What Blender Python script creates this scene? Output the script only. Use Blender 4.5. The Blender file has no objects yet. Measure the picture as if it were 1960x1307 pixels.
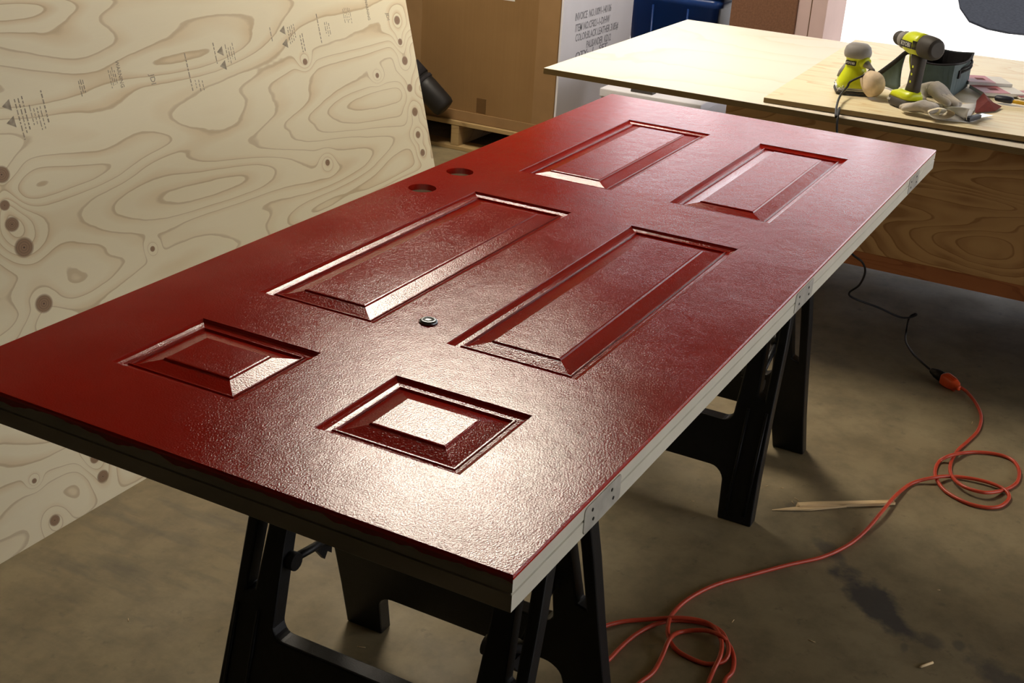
import bpy, bmesh, math, random
from mathutils import Vector, Matrix, noise
random.seed(7)
PI = math.pi
S = bpy.context.scene
COL = S.collection

# ------------------------------------------------------------------ camera
cam = bpy.data.cameras.new('camera'); cam.lens = 45.0497; cam.sensor_width = 36; cam.clip_start = .02; cam.clip_end = 200
co = bpy.data.objects.new('camera', cam); COL.objects.link(co)
_r = [[0.474545, 0.3274895, -0.817042], [-0.8782791, 0.2379468, -0.4147374], [0.0585903, 0.9144025, 0.4005437]]
M4 = Matrix([_r[0] + [0], _r[1] + [0], _r[2] + [0], [0, 0, 0, 1]])
co.matrix_world = Matrix.Translation((-0.95075,-0.46455,1.55258)) @ M4
S.camera = co
# ------------------------------------------------------------------ light
S.view_settings.view_transform = 'Standard'; S.view_settings.look = 'None'
S.view_settings.gamma = 1; S.view_settings.use_curve_mapping = False
S.view_settings.exposure = 0.46
W = bpy.data.worlds.new('sky'); S.world = W; W.use_nodes = True
nt = W.node_tree; nt.nodes.clear()
wo = nt.nodes.new('ShaderNodeOutputWorld'); bg = nt.nodes.new('ShaderNodeBackground')
bg.inputs[0].default_value = (.97, .96, 1.0, 1); bg.inputs[1].default_value = 2.35
nt.links.new(bg.outputs[0], wo.inputs[0])
sun = bpy.data.lights.new('sun', 'SUN'); sun.energy = 9; sun.angle = .009; sun.color = (1, .95, .86)
so = bpy.data.objects.new('sun', sun); COL.objects.link(so)
so.rotation_euler = Vector((-.35, -.45, .82)).to_track_quat('Z', 'Y').to_euler()
# the two ceiling lamps' own light (their fixtures are built further down)
LAMPS = [((2.84, 1.72, 2.60), 36, (1, .88, .72), (.86, .86))]
for loc, en, colr, size in LAMPS:
    L = bpy.data.lights.new("ceiling_lamp_light", "AREA"); L.shape = 'RECTANGLE'; L.size, L.size_y = size
    L.energy = en; L.color = colr
    o = bpy.data.objects.new('ceiling_lamp_light', L); COL.objects.link(o); o.location = loc

# ------------------------------------------------------------------ helpers
class NT:
    def __init__(s, name, rough=.5, spec=.5, metal=0):
        s.m = bpy.data.materials.new(name); s.m.use_nodes = True; s.t = s.m.node_tree
        s.b = s.t.nodes['Principled BSDF']
        s.b.inputs['Roughness'].default_value = rough
        s.b.inputs['Specular IOR Level'].default_value = spec
        s.b.inputs['Metallic'].default_value = metal
        s.co = s.t.nodes.new('ShaderNodeTexCoord').outputs['Object']
    def n(s, typ, **kw):
        x = s.t.nodes.new('ShaderNode' + typ)
        for k, v in kw.items(): setattr(x, k, v)
        return x
    def set(s, sock, v):
        if hasattr(v, 'is_output'): s.t.links.new(v, sock)
        elif isinstance(v, (tuple, list)) and len(v) == 3 and sock.type == 'RGBA': sock.default_value = (*v, 1)
        else: sock.default_value = v
    def math(s, op, a, b=0, c=None, clamp=False):
        x = s.n('Math', operation=op, use_clamp=clamp); s.set(x.inputs[0], a); s.set(x.inputs[1], b)
        if c is not None: s.set(x.inputs[2], c)
        return x.outputs[0]
    def mapping(s, scale=(1, 1, 1), loc=(0, 0, 0), rot=(0, 0, 0), src=None):
        x = s.n('Mapping'); s.set(x.inputs[0], src or s.co)
        x.inputs['Scale'].default_value = scale; x.inputs['Location'].default_value = loc; x.inputs['Rotation'].default_value = rot
        return x.outputs[0]
    def noise(s, scale=5, detail=2, rough=.5, src=None, dist=0):
        x = s.n('TexNoise'); s.set(x.inputs['Vector'], src or s.co); x.inputs['Scale'].default_value = scale
        x.inputs['Detail'].default_value = detail; x.inputs['Roughness'].default_value = rough; x.inputs['Distortion'].default_value = dist
        return x.outputs['Fac']
    def ramp(s, fac, pts, interp='LINEAR'):
        x = s.n('ValToRGB'); s.set(x.inputs[0], fac); cr = x.color_ramp; cr.interpolation = interp
        while len(cr.elements) < len(pts): cr.elements.new(.5)
        for e, (p, c) in zip(cr.elements, pts):
            e.position = p; e.color = (c, c, c, 1) if isinstance(c, (int, float)) else (*c, 1)
        return x.outputs[0]
    def mix(s, f, a, b, mode='MIX'):
        x = s.n('Mix', data_type='RGBA', blend_type=mode); s.set(x.inputs[0], f); s.set(x.inputs[6], a); s.set(x.inputs[7], b)
        return x.outputs[2]
    def dist(s, c, scale=(1, 1, 1), src=None):
        v = s.n('VectorMath', operation='SUBTRACT'); s.set(v.inputs[0], src or s.co); v.inputs[1].default_value = c
        w = s.n('VectorMath', operation='MULTIPLY'); s.set(w.inputs[0], v.outputs[0]); w.inputs[1].default_value = scale
        l = s.n('VectorMath', operation='LENGTH'); s.set(l.inputs[0], w.outputs[0]); return l.outputs['Value']
    def color(s, c): s.set(s.b.inputs['Base Color'], c)
    def bump(s, h, strength=.3, dist=.002, normal=None):
        x = s.n('Bump'); x.inputs['Strength'].default_value = strength; x.inputs['Distance'].default_value = dist
        s.set(x.inputs['Height'], h)
        if normal: s.set(x.inputs['Normal'], normal)
        s.t.links.new(x.outputs[0], s.b.inputs['Normal']); return x.outputs[0]

def plain(name, c, rough=.5, spec=.5, metal=0, var=.12, scale=30, bump=0):
    k = NT(name, rough, spec, metal)
    f = k.noise(scale, 3)
    lo = tuple(v * (1 - var) for v in c); hi = tuple(min(1, v * (1 + var)) for v in c)
    k.color(k.ramp(f, [(.3, lo), (.7, hi)]))
    if bump: k.bump(k.noise(scale * 6, 2), bump, .002)
    return k.m

class MB:
    """collects shapes into one bmesh"""
    def __init__(s): s.bm = bmesh.new()
    def _xf(s, vs, M):
        if M is not None:
            for v in vs: v.co = M @ v.co
    def box(s, x0, x1, y0, y1, z0, z1, M=None, mi=0):
        vs = [s.bm.verts.new((x, y, z)) for x in (x0, x1) for y in (y0, y1) for z in (z0, z1)]
        for f in ((0, 1, 3, 2), (4, 6, 7, 5), (0, 4, 5, 1), (2, 3, 7, 6), (0, 2, 6, 4), (1, 5, 7, 3)):
            s.bm.faces.new([vs[i] for i in f]).material_index = mi
        s._xf(vs, M); return s
    def loft(s, rings, close=True, cap=True, M=None, smooth=True, mi=0):
        R_ = [[s.bm.verts.new(p) for p in r] for r in rings]
        n = len(R_[0])
        for a, b in zip(R_, R_[1:]):
            for i in range(n if close else n - 1):
                j = (i + 1) % n
                f = s.bm.faces.new((a[i], a[j], b[j], b[i])); f.smooth = smooth; f.material_index = mi
        if cap and close:
            for r in (list(reversed(R_[0])), R_[-1]):
                f = s.bm.faces.new(r); f.material_index = mi
        s._xf([v for r in R_ for v in r], M); return s
    def lathe(s, prof, n=24, M=None, cap=True, sx=1, sy=1, mi=0):
        return s.loft([[(r * sx * math.cos(2*PI*i/n), r * sy * math.sin(2*PI*i/n), z) for i in range(n)] for r, z in prof], cap=cap, M=M, mi=mi)
    def tube(s, pts, r, n=10, M=None, cap=True, sub=0, mi=0):
        P = [Vector(p) for p in pts]
        if sub:
            Q = []
            for i in range(len(P) - 1):
                p0 = P[max(i-1, 0)]; p1 = P[i]; p2 = P[i+1]; p3 = P[min(i+2, len(P)-1)]
                for k in range(sub):
                    t = k / sub
                    Q.append(.5*((2*p1)+(p2-p0)*t+(2*p0-5*p1+4*p2-p3)*t*t+(3*p1-p0-3*p2+p3)*t**3))
            Q.append(P[-1]); P = Q
        rings = []; up = None
        for i, p in enumerate(P):
            d = (P[min(i+1, len(P)-1)] - P[max(i-1, 0)]).normalized()
            if up is None: up = Vector((0, 0, 1)) if abs(d.z) < .9 else Vector((1, 0, 0))
            a = d.cross(up).normalized(); b = a.cross(d).normalized(); up = b
            rr = r[min(i, len(r)-1)] if isinstance(r, (list, tuple)) else r
            rings.append([tuple(p + (a*math.cos(2*PI*k/n) + b*math.sin(2*PI*k/n)) * rr) for k in range(n)])
        return s.loft(rings, cap=cap, M=M, mi=mi)
    def poly(s, loops, z0, z1, M=None, mi=0):
        """flat plate with holes between z0 and z1; loops of (x, y)"""
        allv = []
        for z, flip in ((z0, True), (z1, False)):
            vv = []; ed = []
            for lp in loops:
                vs = [s.bm.verts.new((x, y, z)) for x, y in lp]; vv.append(vs)
                ed += [s.bm.edges.new((vs[i], vs[(i+1) % len(vs)])) for i in range(len(vs))]
            res = bmesh.ops.triangle_fill(s.bm, use_beauty=True, edges=ed)
            for g in res['geom']:
                if isinstance(g, bmesh.types.BMFace): g.material_index = mi
            allv.append(vv)
        for a, b in zip(*allv):
            for i in range(len(a)):
                j = (i+1) % len(a)
                s.bm.faces.new((a[i], a[j], b[j], b[i])).material_index = mi
        s._xf([v for vv in allv for l in vv for v in l], M)
        return s
    def make(s, name, mat, parent=None, bevel=0, subsurf=0, recalc=True, smooth=False, seg=2):
        if recalc: bmesh.ops.recalc_face_normals(s.bm, faces=s.bm.faces)
        if smooth:
            for f in s.bm.faces: f.smooth = True
        me = bpy.data.meshes.new(name); s.bm.to_mesh(me); s.bm.free()
        for m in (mat if isinstance(mat, (list, tuple)) else [mat]): me.materials.append(m)
        o = bpy.data.objects.new(name, me); COL.objects.link(o)
        if parent: o.parent = parent
        if bevel:
            b = o.modifiers.new('bevel', 'BEVEL'); b.width = bevel; b.segments = seg; b.limit_method = 'ANGLE'; b.angle_limit = .6
        if subsurf:
            b = o.modifiers.new('subsurf', 'SUBSURF'); b.levels = b.render_levels = subsurf
        return o

def tag(o, label, cat, group=None):
    o['label'] = label; o['category'] = cat
    if group: o['group'] = group
    return o
def thing(name, label, cat, loc=(0, 0, 0), rotz=0, group=None):
    o = bpy.data.objects.new(name, None); COL.objects.link(o); o.empty_display_size = .05
    o.location = loc; o.rotation_euler = (0, 0, rotz)
    return tag(o, label, cat, group)
def struct(o): o['kind'] = 'structure'; return o
def T(x=0, y=0, z=0, rx=0, ry=0, rz=0, s=1):
    return Matrix.Translation((x, y, z)) @ Matrix.Rotation(rz, 4, 'Z') @ Matrix.Rotation(ry, 4, 'Y') @ Matrix.Rotation(rx, 4, 'X') @ Matrix.Scale(s, 4)
def rrect(x0, x1, y0, y1, r, n=5):
    P = []
    for cx, cy, a in ((x1-r, y1-r, 0), (x0+r, y1-r, 90), (x0+r, y0+r, 180), (x1-r, y0+r, 270)):
        for i in range(n+1):
            t = math.radians(a + 90*i/n); P.append((cx + r*math.cos(t), cy + r*math.sin(t)))
    return P
def text_mesh(s, size, M, depth=.0004, align='CENTER', name='lettering', mat=None, parent=None, xs=1, label=None, bold=0):
    cu = bpy.data.curves.new(name, 'FONT'); cu.body = s; cu.size = size; cu.align_x = align; cu.align_y = 'CENTER'
    cu.extrude = depth; cu.resolution_u = 2; cu.offset = bold
    tmp = bpy.data.objects.new(name, cu); COL.objects.link(tmp)
    bpy.context.view_layer.update()
    me = bpy.data.meshes.new_from_object(tmp.evaluated_get(bpy.context.evaluated_depsgraph_get()))
    bpy.data.objects.remove(tmp); bpy.data.curves.remove(cu)
    me.transform(M @ Matrix.Diagonal((xs, 1, 1, 1))); me.materials.clear(); me.materials.append(mat)
    o = bpy.data.objects.new(name, me); COL.objects.link(o)
    if parent: o.parent = parent
    if label: o['label'] = label
    return o

# ------------------------------------------------------------------ materials
def plywood(name, base, tan, line, knots=(), nsc=(1.05, 5.2, 1), bands=15, knotcol=(.24, .135, .07), seed=(0, 0, 0), rough=.6, fleck=.25, src_rot=None, broad=False):
    k = NT(name, rough, .35)
    src = k.mapping(rot=src_rot) if src_rot else k.co
    warp = k.noise(6, 3, .55, src=k.mapping((1, 2.4, 1), seed, src=src))
    F = k.noise(1.0, 1.2, .45, src=k.mapping(nsc, seed, src=src), dist=.25)
    F = k.math('MULTIPLY', F, bands)
    F = k.math('ADD', F, k.math('MULTIPLY', warp, .38))
    kc = None
    for (u, v, r) in knots:
        d = k.dist((u, v, 0), (.85, 1, 0), src=src)
        g = k.math('POWER', 2.718, k.math('MULTIPLY', k.math('MULTIPLY', d, d), -1 / (2.6*r)**2))
        F = k.math('ADD', F, k.math('MULTIPLY', g, 2.3))
        e = k.math('SUBTRACT', 1, k.math('DIVIDE', d, r), clamp=True)
        kc = e if kc is None else k.math('MAXIMUM', kc, e)
    fr = k.math('FRACT', F)
    soft = k.ramp(fr, [(0, 0), (.25, .1), (.55, 1), (.90, 1), (.97, 0)]) if broad else k.ramp(fr, [(0, 0), (.45, .0), (.86, .75), (.93, .9), (.965, 0)])
    thin = k.ramp(fr, [(.84, 0), (.90, 1), (.955, 1), (.975, 0)])
    vary = k.ramp(k.noise(2.2, 2, src=k.mapping((1, 3, 1), (4, 2, 0), src=src)), [(.38, .15), (.62, 1)])
    c = k.mix(k.math('MULTIPLY', k.math('MULTIPLY', soft, vary), .85), base, tan)
    c = k.mix(k.math('MULTIPLY', thin, .55), c, line)
    fine = k.noise(1, 3, .7, src=k.mapping((14, 420, 1), src=src))
    c = k.mix(k.math('MULTIPLY', fine, fleck), c, tuple(v*.80 for v in base))
    if kc is not None:
        halo = k.ramp(kc, [(0, 0), (.15, .8), (.3, 1)])
        ring = k.ramp(k.math('FRACT', k.math('MULTIPLY', kc, 4.2)), [(0, .75), (.7, 1.05), (.9, .7)])
        c = k.mix(halo, c, k.mix(1, knotcol, ring, 'MULTIPLY'))
        c = k.mix(k.ramp(kc, [(.88, 0), (.95, .8)]), c, (.05, .03, .02))
    k.color(c)
    k.bump(fine, .12, .001)
    return k.m

RP = NT('red_door_paint', .12, .42)
_n1 = RP.noise(400, 2.5, .55); _n2 = RP.noise(34, 2, .5)
RP.color(RP.ramp(RP.noise(9, 3), [(.3, (.39, .0085, .0025)), (.7, (.44, .011, .0038))]))
_v = RP.ramp(RP.noise(7, 3, src=RP.mapping((1, 1, 1), (3, 1, 0))), [(.35, .75), (.65, 1)])
RP.bump(RP.math('MULTIPLY', RP.math('ADD', _n1, RP.math('MULTIPLY', _n2, 1.0)), _v), .5, .00080)
RP = RP.m
WHITE_EDGE = plain('white_primed_edge', (.62, .60, .50), .45, .4, var=.05, scale=14)
GREY_STEEL = plain('bare_steel_recess', (.47, .46, .41), .4, .5, metal=.3, var=.18, scale=40)
DARK_HOLE = plain('dark_screw_hole', (.02, .018, .015), .8, .2)
# top edge of the door: bare grey-beige wood with red paint runs over the arris
TE = NT('raw_end_edge_with_red_runs', .6, .3)
_x = TE.n('SeparateXYZ'); TE.set(_x.inputs[0], TE.co)
_nn = TE.noise(1, 3, .6, src=TE.mapping((0, 9, 0)))
_lim = TE.math('ADD', TE.math('MULTIPLY', _nn, -.034), .007)
_mask = TE.math('GREATER_THAN', _x.outputs['Z'], _lim)
TE.color(TE.mix(_mask, TE.ramp(TE.noise(12, 4, .6, src=TE.mapping((1, .3, 1))), [(.3, (.21, .19, .145)), (.7, (.33, .30, .24))]), (.24, .010, .006)))
TE.set(TE.b.inputs['Roughness'], TE.math('SUBTRACT', .6, TE.math('MULTIPLY', _mask, .35)))
TE = TE.m
BLACK_PLASTIC = plain('black_moulded_plastic', (.007, .007, .0075), .42, .28, var=.2, scale=60, bump=.15)
BLACK_RUBBER = plain('black_rubber', (.014, .013, .013), .5, .4)
STEEL = plain('zinc_steel', (.55, .56, .56), .28, .6, metal=1, var=.08)

KN = [(*(0.838,0.607), .019), (*(0.824,0.661), .014), (*(0.819,0.703), .010), (*(0.832,0.765), .016), (*(0.849,0.479), .018), (*(0.871,0.107), .010),
      (*(0.880,0.059), .013), (*(0.704,0.128), .005), (*(0.726,0.024), .011), (*(2.372,0.894), .012), (*(2.368,0.830), .009), (*(2.375,0.772), .012),
      (*(2.218,0.752), .007), (*(2.375,0.689), .011), (*(1.895,0.840), .008), (*(2.380,0.614), .012), (*(1.905,0.558), .008), (*(2.375,0.544), .010), (*(2.383,0.486), .010), (*(1.190,0.506), .006)]
PLY_SHEET = plywood('pale_pine_plywood', (.86, .77, .53), (.69, .50, .26), (.50, .375, .21), [(u, v, r*1.2) for u, v, r in KN], knotcol=(.33, .205, .115))
PLY_APRON = plywood('brown_fir_plywood', (.52, .31, .125), (.21, .075, .020), (.19, .065, .018), (), nsc=(1, 1.3, 5.5), bands=22, broad=True, fleck=.3, seed=(2.2, 5, 3))
PLY_TOP = plywood('smooth_pale_plywood', (.88, .81, .68), (.84, .75, .58), (.82, .72, .54), (), nsc=(2, .8, 1), bands=7, fleck=.2, rough=.5)
PLY_TOP2 = plywood('grained_yellow_pine_plywood', (.90, .79, .52), (.76, .56, .27), (.74, .53, .25), (), nsc=(9, 1.1, 1), bands=11, fleck=.35, seed=(1, 1, 0), rough=.5)
def edge_ply(name, a, b):
    k = NT(name, .7, .2)
    z = k.n('SeparateXYZ'); k.set(z.inputs[0], k.co)
    st = k.math('FRACT', k.math('MULTIPLY', z.outputs['Z'], 230))
    c = k.mix(k.ramp(st, [(.35, 0), (.5, 1), (.85, 1), (.95, 0)]), a, b)
    c = k.mix(k.math('MULTIPLY', k.noise(40, 3, src=k.mapping((1, .25, 1))), .7), c, tuple(v*.45 for v in a)); k.color(c); return k.m
PLY_EDGE = edge_ply('plywood_layered_edge', (.33, .23, .10), (.22, .14, .055))
FIR = plywood('reddish_fir_rail', (.36, .13, .045), (.25, .08, .025), (.20, .06, .02), (), nsc=(1, 1.2, 16), bands=7, fleck=.3)
PALLET = plywood('pallet_softwood', (.42, .29, .13), (.30, .19, .08), (.22, .14, .06), (), nsc=(3, 1.2, 12), bands=6, fleck=.4)
SPLINT = plywood('split_pine', (.80, .60, .33), (.45, .28, .12), (.36, .21, .09), (), nsc=(2, 60, 30), bands=5, fleck=.3)

CARD = NT('brown_corrugated_cardboard', .85, .15)
CARD.color(CARD.mix(CARD.math('MULTIPLY', CARD.noise(1, 2, src=CARD.mapping((3, 160, 1))), .25), CARD.ramp(CARD.noise(3, 4), [(.3, (.25, .145, .058)), (.7, (.30, .178, .073))]), (.15, .08, .03)))
CARD = CARD.m
CARD_FLAP = plain('cardboard_flap', (.30, .18, .08), .8, .2, var=.08, scale=9)
WHITE_CARD = plain('white_printed_carton', (.70, .69, .72), .7, .25, var=.03, scale=6)
TAPE = plain('brown_packing_tape', (.13, .068, .024), .35, .5, var=.06)
INK = plain('grey_print_ink', (.24, .24, .26), .7, .2, var=.3, scale=50)
BLUE = plain('blue_polypropylene', (.008, .045, .20), .3, .5, var=.15, scale=4)
FIBRE = plain('brown_fibreboard', (.19, .095, .052), .85, .2, var=.15, scale=120)
PINKISH = plain('pale_pink_board', (.62, .46, .42), .8, .2, var=.05, scale=5)
LIME = plain('lime_green_plastic', (.66, .75, .014), .35, .5, var=.06)
TOOL_GREY = plain('warm_grey_overmould', (.27, .255, .24), .6, .3, var=.08)
TOOL_DARK = plain('dark_grey_overmould', (.055, .048, .04), .6, .3, var=.12)
LABEL_BLACK = plain('black_tool_label', (.02, .02, .02), .35, .4)
LABEL_WHITE = plain('white_print', (.75, .75, .72), .5, .3, var=.02)
CANVAS = plain('cream_dust_cloth', (.70, .56, .40), .9, .1, var=.14, scale=45, bump=.3)
FAB_TEAL = plain('teal_grey_nylon', (.085, .12, .125), .75, .25, var=.15, scale=25, bump=.3)
FAB_DARK = plain('dark_grey_nylon', (.022, .020, .022), .8, .2, var=.2, scale=25, bump=.3)
GLOVE = NT('pale_grey_work_leather', .8, .2)
GLOVE.color(GLOVE.ramp(GLOVE.noise(16, 3), [(.35, (.36, .34, .31)), (.55, (.50, .46, .41)), (.75, (.66, .58, .47))])); GLOVE.bump(GLOVE.noise(90, 3), .5, .004); GLOVE = GLOVE.m
PAPER = plain('white_paper', (.74, .72, .68), .7, .2, var=.03)
MAROON = plain('maroon_abrasive', (.14, .022, .014), .8, .2, var=.15, scale=80, bump=.3)
RED_PRINT = plain('faded_red_print', (.42, .11, .12), .5, .3, var=.1)
NAVY = plain('navy_rubber_grip', (.02, .022, .035), .5, .4)
YELLOW = plain('yellow_plastic', (.70, .42, .03), .4, .4)
ORANGE = plain('orange_cord_jacket', (.52, .060, .025), .38, .5, var=.08, scale=60)
ORANGE_PLUG = plain('bright_orange_connector', (.75, .085, .02), .35, .5, var=.05)

FL = NT('stained_concrete', .62, .3)
_c = FL.ramp(FL.noise(1.1, 6, .6, dist=.4), [(.3, (.215, .165, .088)), (.5, (.265, .212, .120)), (.72, (.31, .255, .150))])
_m = FL.ramp(FL.noise(9, 5, .65), [(.36, .72), (.6, 1.0)])
_c = FL.mix(1, _c, _m, 'MULTIPLY')
_st = FL.ramp(FL.noise(24, 4, .6), [(.62, 0), (.74, .5)])
_c = FL.mix(_st, _c, (.10, .08, .055))
_wob = FL.noise(11, 4, .6)
for cx, cy, sx, sy, rot, amt in ((1.462, -.142, .135, .060, .80, .85), (1.61, .0, .06, .028, .9, .55), (1.385, -.28, .035, .025, .3, .5), (1.34, -.42, .09, .05, .8, .6), (1.335, -.235, .018, .012, .2, .4), (1.40, -.33, .02, .015, .2, .45), (1.75, .12, .03, .02, .5, .35)):
    _p = FL.mapping((1, 1, 1), (0, 0, 0), src=None)
    v = FL.n('VectorMath', operation='SUBTRACT'); FL.set(v.inputs[0], FL.co); v.inputs[1].default_value = (cx, cy, 0)
    r = FL.n('VectorRotate', rotation_type='Z_AXIS'); FL.set(r.inputs['Vector'], v.outputs[0]); r.inputs['Angle'].default_value = -rot
    q = FL.n('VectorMath', operation='MULTIPLY'); FL.set(q.inputs[0], r.outputs[0]); q.inputs[1].default_value = (1/sx, 1/sy, 0)
    l = FL.n('VectorMath', operation='LENGTH'); FL.set(l.inputs[0], q.outputs[0])
    d = FL.math('ADD', l.outputs['Value'], FL.math('MULTIPLY', FL.math('SUBTRACT', _wob, .5), 2.2))
    _c = FL.mix(FL.math('MULTIPLY', FL.ramp(d, [(.55, 1), (1.0, 0)]), amt), _c, (.055, .055, .062))
# broom-dragged dark smears on the slab under the leaning sheet
_sm = FL.ramp(FL.noise(1, 4, .6, src=FL.mapping((16, 4, 1), rot=(0, 0, .5))), [(.5, 0), (.68, .55)])
_sa = FL.ramp(FL.dist((.9, 1.25, 0), (1.1, 1.6, 0)), [(.25, 1), (.75, 0)])
_c = FL.mix(FL.math('MULTIPLY', _sm, _sa), _c, (.10, .088, .065))
FL.color(_c); FL.bump(FL.noise(60, 4), .12, .003)
FL.set(FL.b.inputs['Roughness'], FL.ramp(FL.noise(5, 3), [(.3, .5), (.7, .72)])); FL = FL.m
DRIVE = plain('sunlit_driveway_concrete', (.62, .60, .57), .85, .2, var=.05, scale=2)
DARK_GROUND = plain('dark_blue_grey_ground', (.013, .014, .017), 1, 0, var=.2, scale=40)
WALLP = plain('painted_garage_wall', (.17, .145, .11), .8, .2, var=.04, scale=3)
WALLB = plain('darkened_back_wall', (.10, .085, .06), .8, .2, var=.2, scale=3)  # unseen wall without shelves, darkened so little light bounces from behind
CEILP = plain('garage_ceiling', (.16, .14, .11), .85, .2, var=.04, scale=3)

# ------------------------------------------------------------------ the setting
XF = 6.2            # plane of the garage opening
struct(MB().box(-3.2, XF+.1, -4.2, 4.6, -.12, 0).make('floor', FL))
b = MB().box(XF+.1, 60, -30, 34, -.14, -.02).box(-20, XF+.1, -30, -4.3, -.14, -.02); struct(b.make('driveway', DRIVE))  # second box is unseen ground, added to bounce sun through the right opening
b = MB(); b.poly([[(11.231,1.481,0.000), (10.650,1.356,0.000), (10.020,1.208,0.000), (9.635,1.021,0.000), (9.565,0.854,0.000), (9.600,0.594,0.000), (9.3,-3), (16,-6), (22,-3), (20,2.6), (14,2.3)]] and
                 [[p[:2] for p in ((11.939,1.640,0.000), (10.826,1.406,0.000), (10.100,1.198,0.000), (9.832,1.014,0.000), (9.759,0.846,0.000), (9.811,0.621,0.000), (9.0,-2.5,0), (16,-6,0), (22,-3,0), (20,2.6,0), (14,2.0,0))]], -.02, -.004)
struct(b.make('dark_ground_patch', DARK_GROUND))  # dark blue-grey patch lying on the pale driveway
struct(MB().box(-3.2, XF+.1, 4.6, 4.7, 0, 2.7).make('wall_left', WALLP))
struct(MB().box(-3.2, .3, -4.3, -4.2, 0, 2.7).box(5.6, XF+.1, -4.3, -4.2, 0, 2.7).box(.3, 5.6, -4.3, -4.2, 2.25, 2.7).make('wall_right', WALLP))
struct(MB().box(-3.3, -3.2, -4.3, 4.7, 0, 2.7).make('wall_back', WALLB))
struct(MB().box(-3.3, XF+.1, -4.3, 4.7, 2.7, 2.8).make('ceiling', CEILP))
b = MB().box(XF, XF+.1, -4.2, -2.9, 0, 2.7).box(XF, XF+.1, 2.75, 4.6, 0, 2.7).box(XF, XF+.1, -2.9, 2.75, 2.05, 2.7)
struct(b.make('wall_front', WALLP))

# ------------------------------------------------------------------ red door slab on the sawhorses
L, Wd, TH, ZT = 2.032, .8128, .0445, .84
GX = [.1415, .3183, .4429, 1.0818, 1.2563, 1.8075]; GY = [.1445, .344, .463, .6648]
door = thing('door_slab', 'glossy red six-panel door slab lying flat across two black sawhorses', 'door', (0, 0, ZT))
rects = [(GX[i], GX[i+1], GY[j], GY[j+1]) for i in (0, 2, 4) for j in (0, 2)]
HOLES = [(1.0363, .7540), (1.1760, .7540)]; HR = .0268
def circ(c, r, n=40): return [(c[0] + r*math.cos(2*PI*i/n), c[1] + r*math.sin(2*PI*i/n)) for i in range(n)]
PROF = [(0, 0), (.0008, -.0014), (.0040, -.0040), (.0085, -.0055), (.0140, -.0062), (.0155, -.0044), (.0175, -.0044), (.0185, -.0062), (.0195, -.0074), (.046, -.0022), (.0475, 0.0), (.0495, .0004)]
m = MB(); bm = m.bm
ed = []; loops = {}
def addloop(pts, z=0):
    vs = [bm.verts.new((x, y, z)) for x, y in pts]
    for i in range(len(vs)): ed.append(bm.edges.new((vs[i], vs[(i+1) % len(vs)])))
    return vs
e0 = .0016
outer = addloop([(e0, e0), (L-e0, e0), (L-e0, Wd-e0), (e0, Wd-e0)])
ploops = [addloop([(x0, y0), (x1, y0), (x1, y1), (x0, y1)]) for x0, x1, y0, y1 in rects]
hloops = [addloop(circ(c, HR)) for c in HOLES]
bmesh.ops.triangle_fill(bm, use_beauty=True, edges=ed)
low = [bm.verts.new(p + (-.0022,)) for p in ((0, 0), (L, 0), (L, Wd), (0, Wd))]
low2 = [bm.verts.new(p + (-.0048,)) for p in ((0, 0), (L, 0), (L, Wd), (0, Wd))]
for i in range(4):
    j = (i+1) % 4
    bm.faces.new((outer[i], outer[j], low[j], low[i])); bm.faces.new((low[i], low[j], low2[j], low2[i]))
for (x0, x1, y0, y1), vs in zip(rects, ploops):
    prev = vs
    for d, z in PROF[1:]:
        cur = [bm.verts.new(p) for p in ((x0+d, y0+d, z), (x1-d, y0+d, z), (x1-d, y1-d, z), (x0+d, y1-d, z))]
        for i in range(4):
            j = (i+1) % 4; bm.faces.new((prev[i], prev[j], cur[j], cur[i]))
        prev = cur
    bm.faces.new(prev)
for c, vs in zip(HOLES, hloops):
    cur = [bm.verts.new((x, y, -.0116)) for x, y in circ(c, HR)]
    for i in range(40): bm.faces.new((vs[i], vs[(i+1) % 40], cur[(i+1) % 40], cur[i]))
for f in bm.faces:
    pass
skin = m.make('red_face', RP, door, recalc=True)
skin['label'] = 'wet-look red painted face with six raised panels and two lockset holes'
# core with a groove on its long edges, bored right through
m = MB()
E1 = .0002
prof = [(E1, -.0048), (E1, -.0052), (E1, -.0205), (.0022, -.0215), (.0022, -.0228), (E1, -.0238), (E1, -TH+.001), (.001, -TH)]
cor = [(0, 0), (L, 0), (L, Wd), (0, Wd)]; sg = [(1, 1), (-1, 1), (-1, -1), (1, -1)]
rings = [[(cx + sx*d, cy + sy*d, z) for (cx, cy), (sx, sy) in zip(cor, sg)] for d, z in prof]
rv = [[m.bm.verts.new(p) for p in r] for r in rings]
for a, b2 in zip(rv, rv[1:]):
    for i in range(4):
        j = (i+1) % 4; f = m.bm.faces.new((a[i], a[j], b2[j], b2[i])); f.material_index = 1 if i == 3 or i == 1 else 0
topv = [m.bm.verts.new((cx + sx*.004, cy + sy*.004, -.0115)) for (cx, cy), (sx, sy) in zip(cor, sg)]
for z in (-.0115, -TH):
    ee = []
    vs = topv if z > -.02 else rv[-1]
    for i in range(4):
        e = m.bm.edges.get((vs[i], vs[(i+1) % 4])) or m.bm.edges.new((vs[i], vs[(i+1) % 4])); ee.append(e)
    hl = []
    for c in HOLES:
        hv = [m.bm.verts.new((x, y, z)) for x, y in circ(c, HR)]; hl.append(hv)
        ee += [m.bm.edges.new((hv[i], hv[(i+1) % 40])) for i in range(40)]
    bmesh.ops.triangle_fill(m.bm, use_beauty=True, edges=ee)
    if z < -.02:
        for h0, h1 in zip(hl0, hl):
            for i in range(40): m.bm.faces.new((h0[i], h0[(i+1) % 40], h1[(i+1) % 40], h1[i]))
    hl0 = hl
core = m.make('core', [WHITE_EDGE, TE], door)
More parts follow.
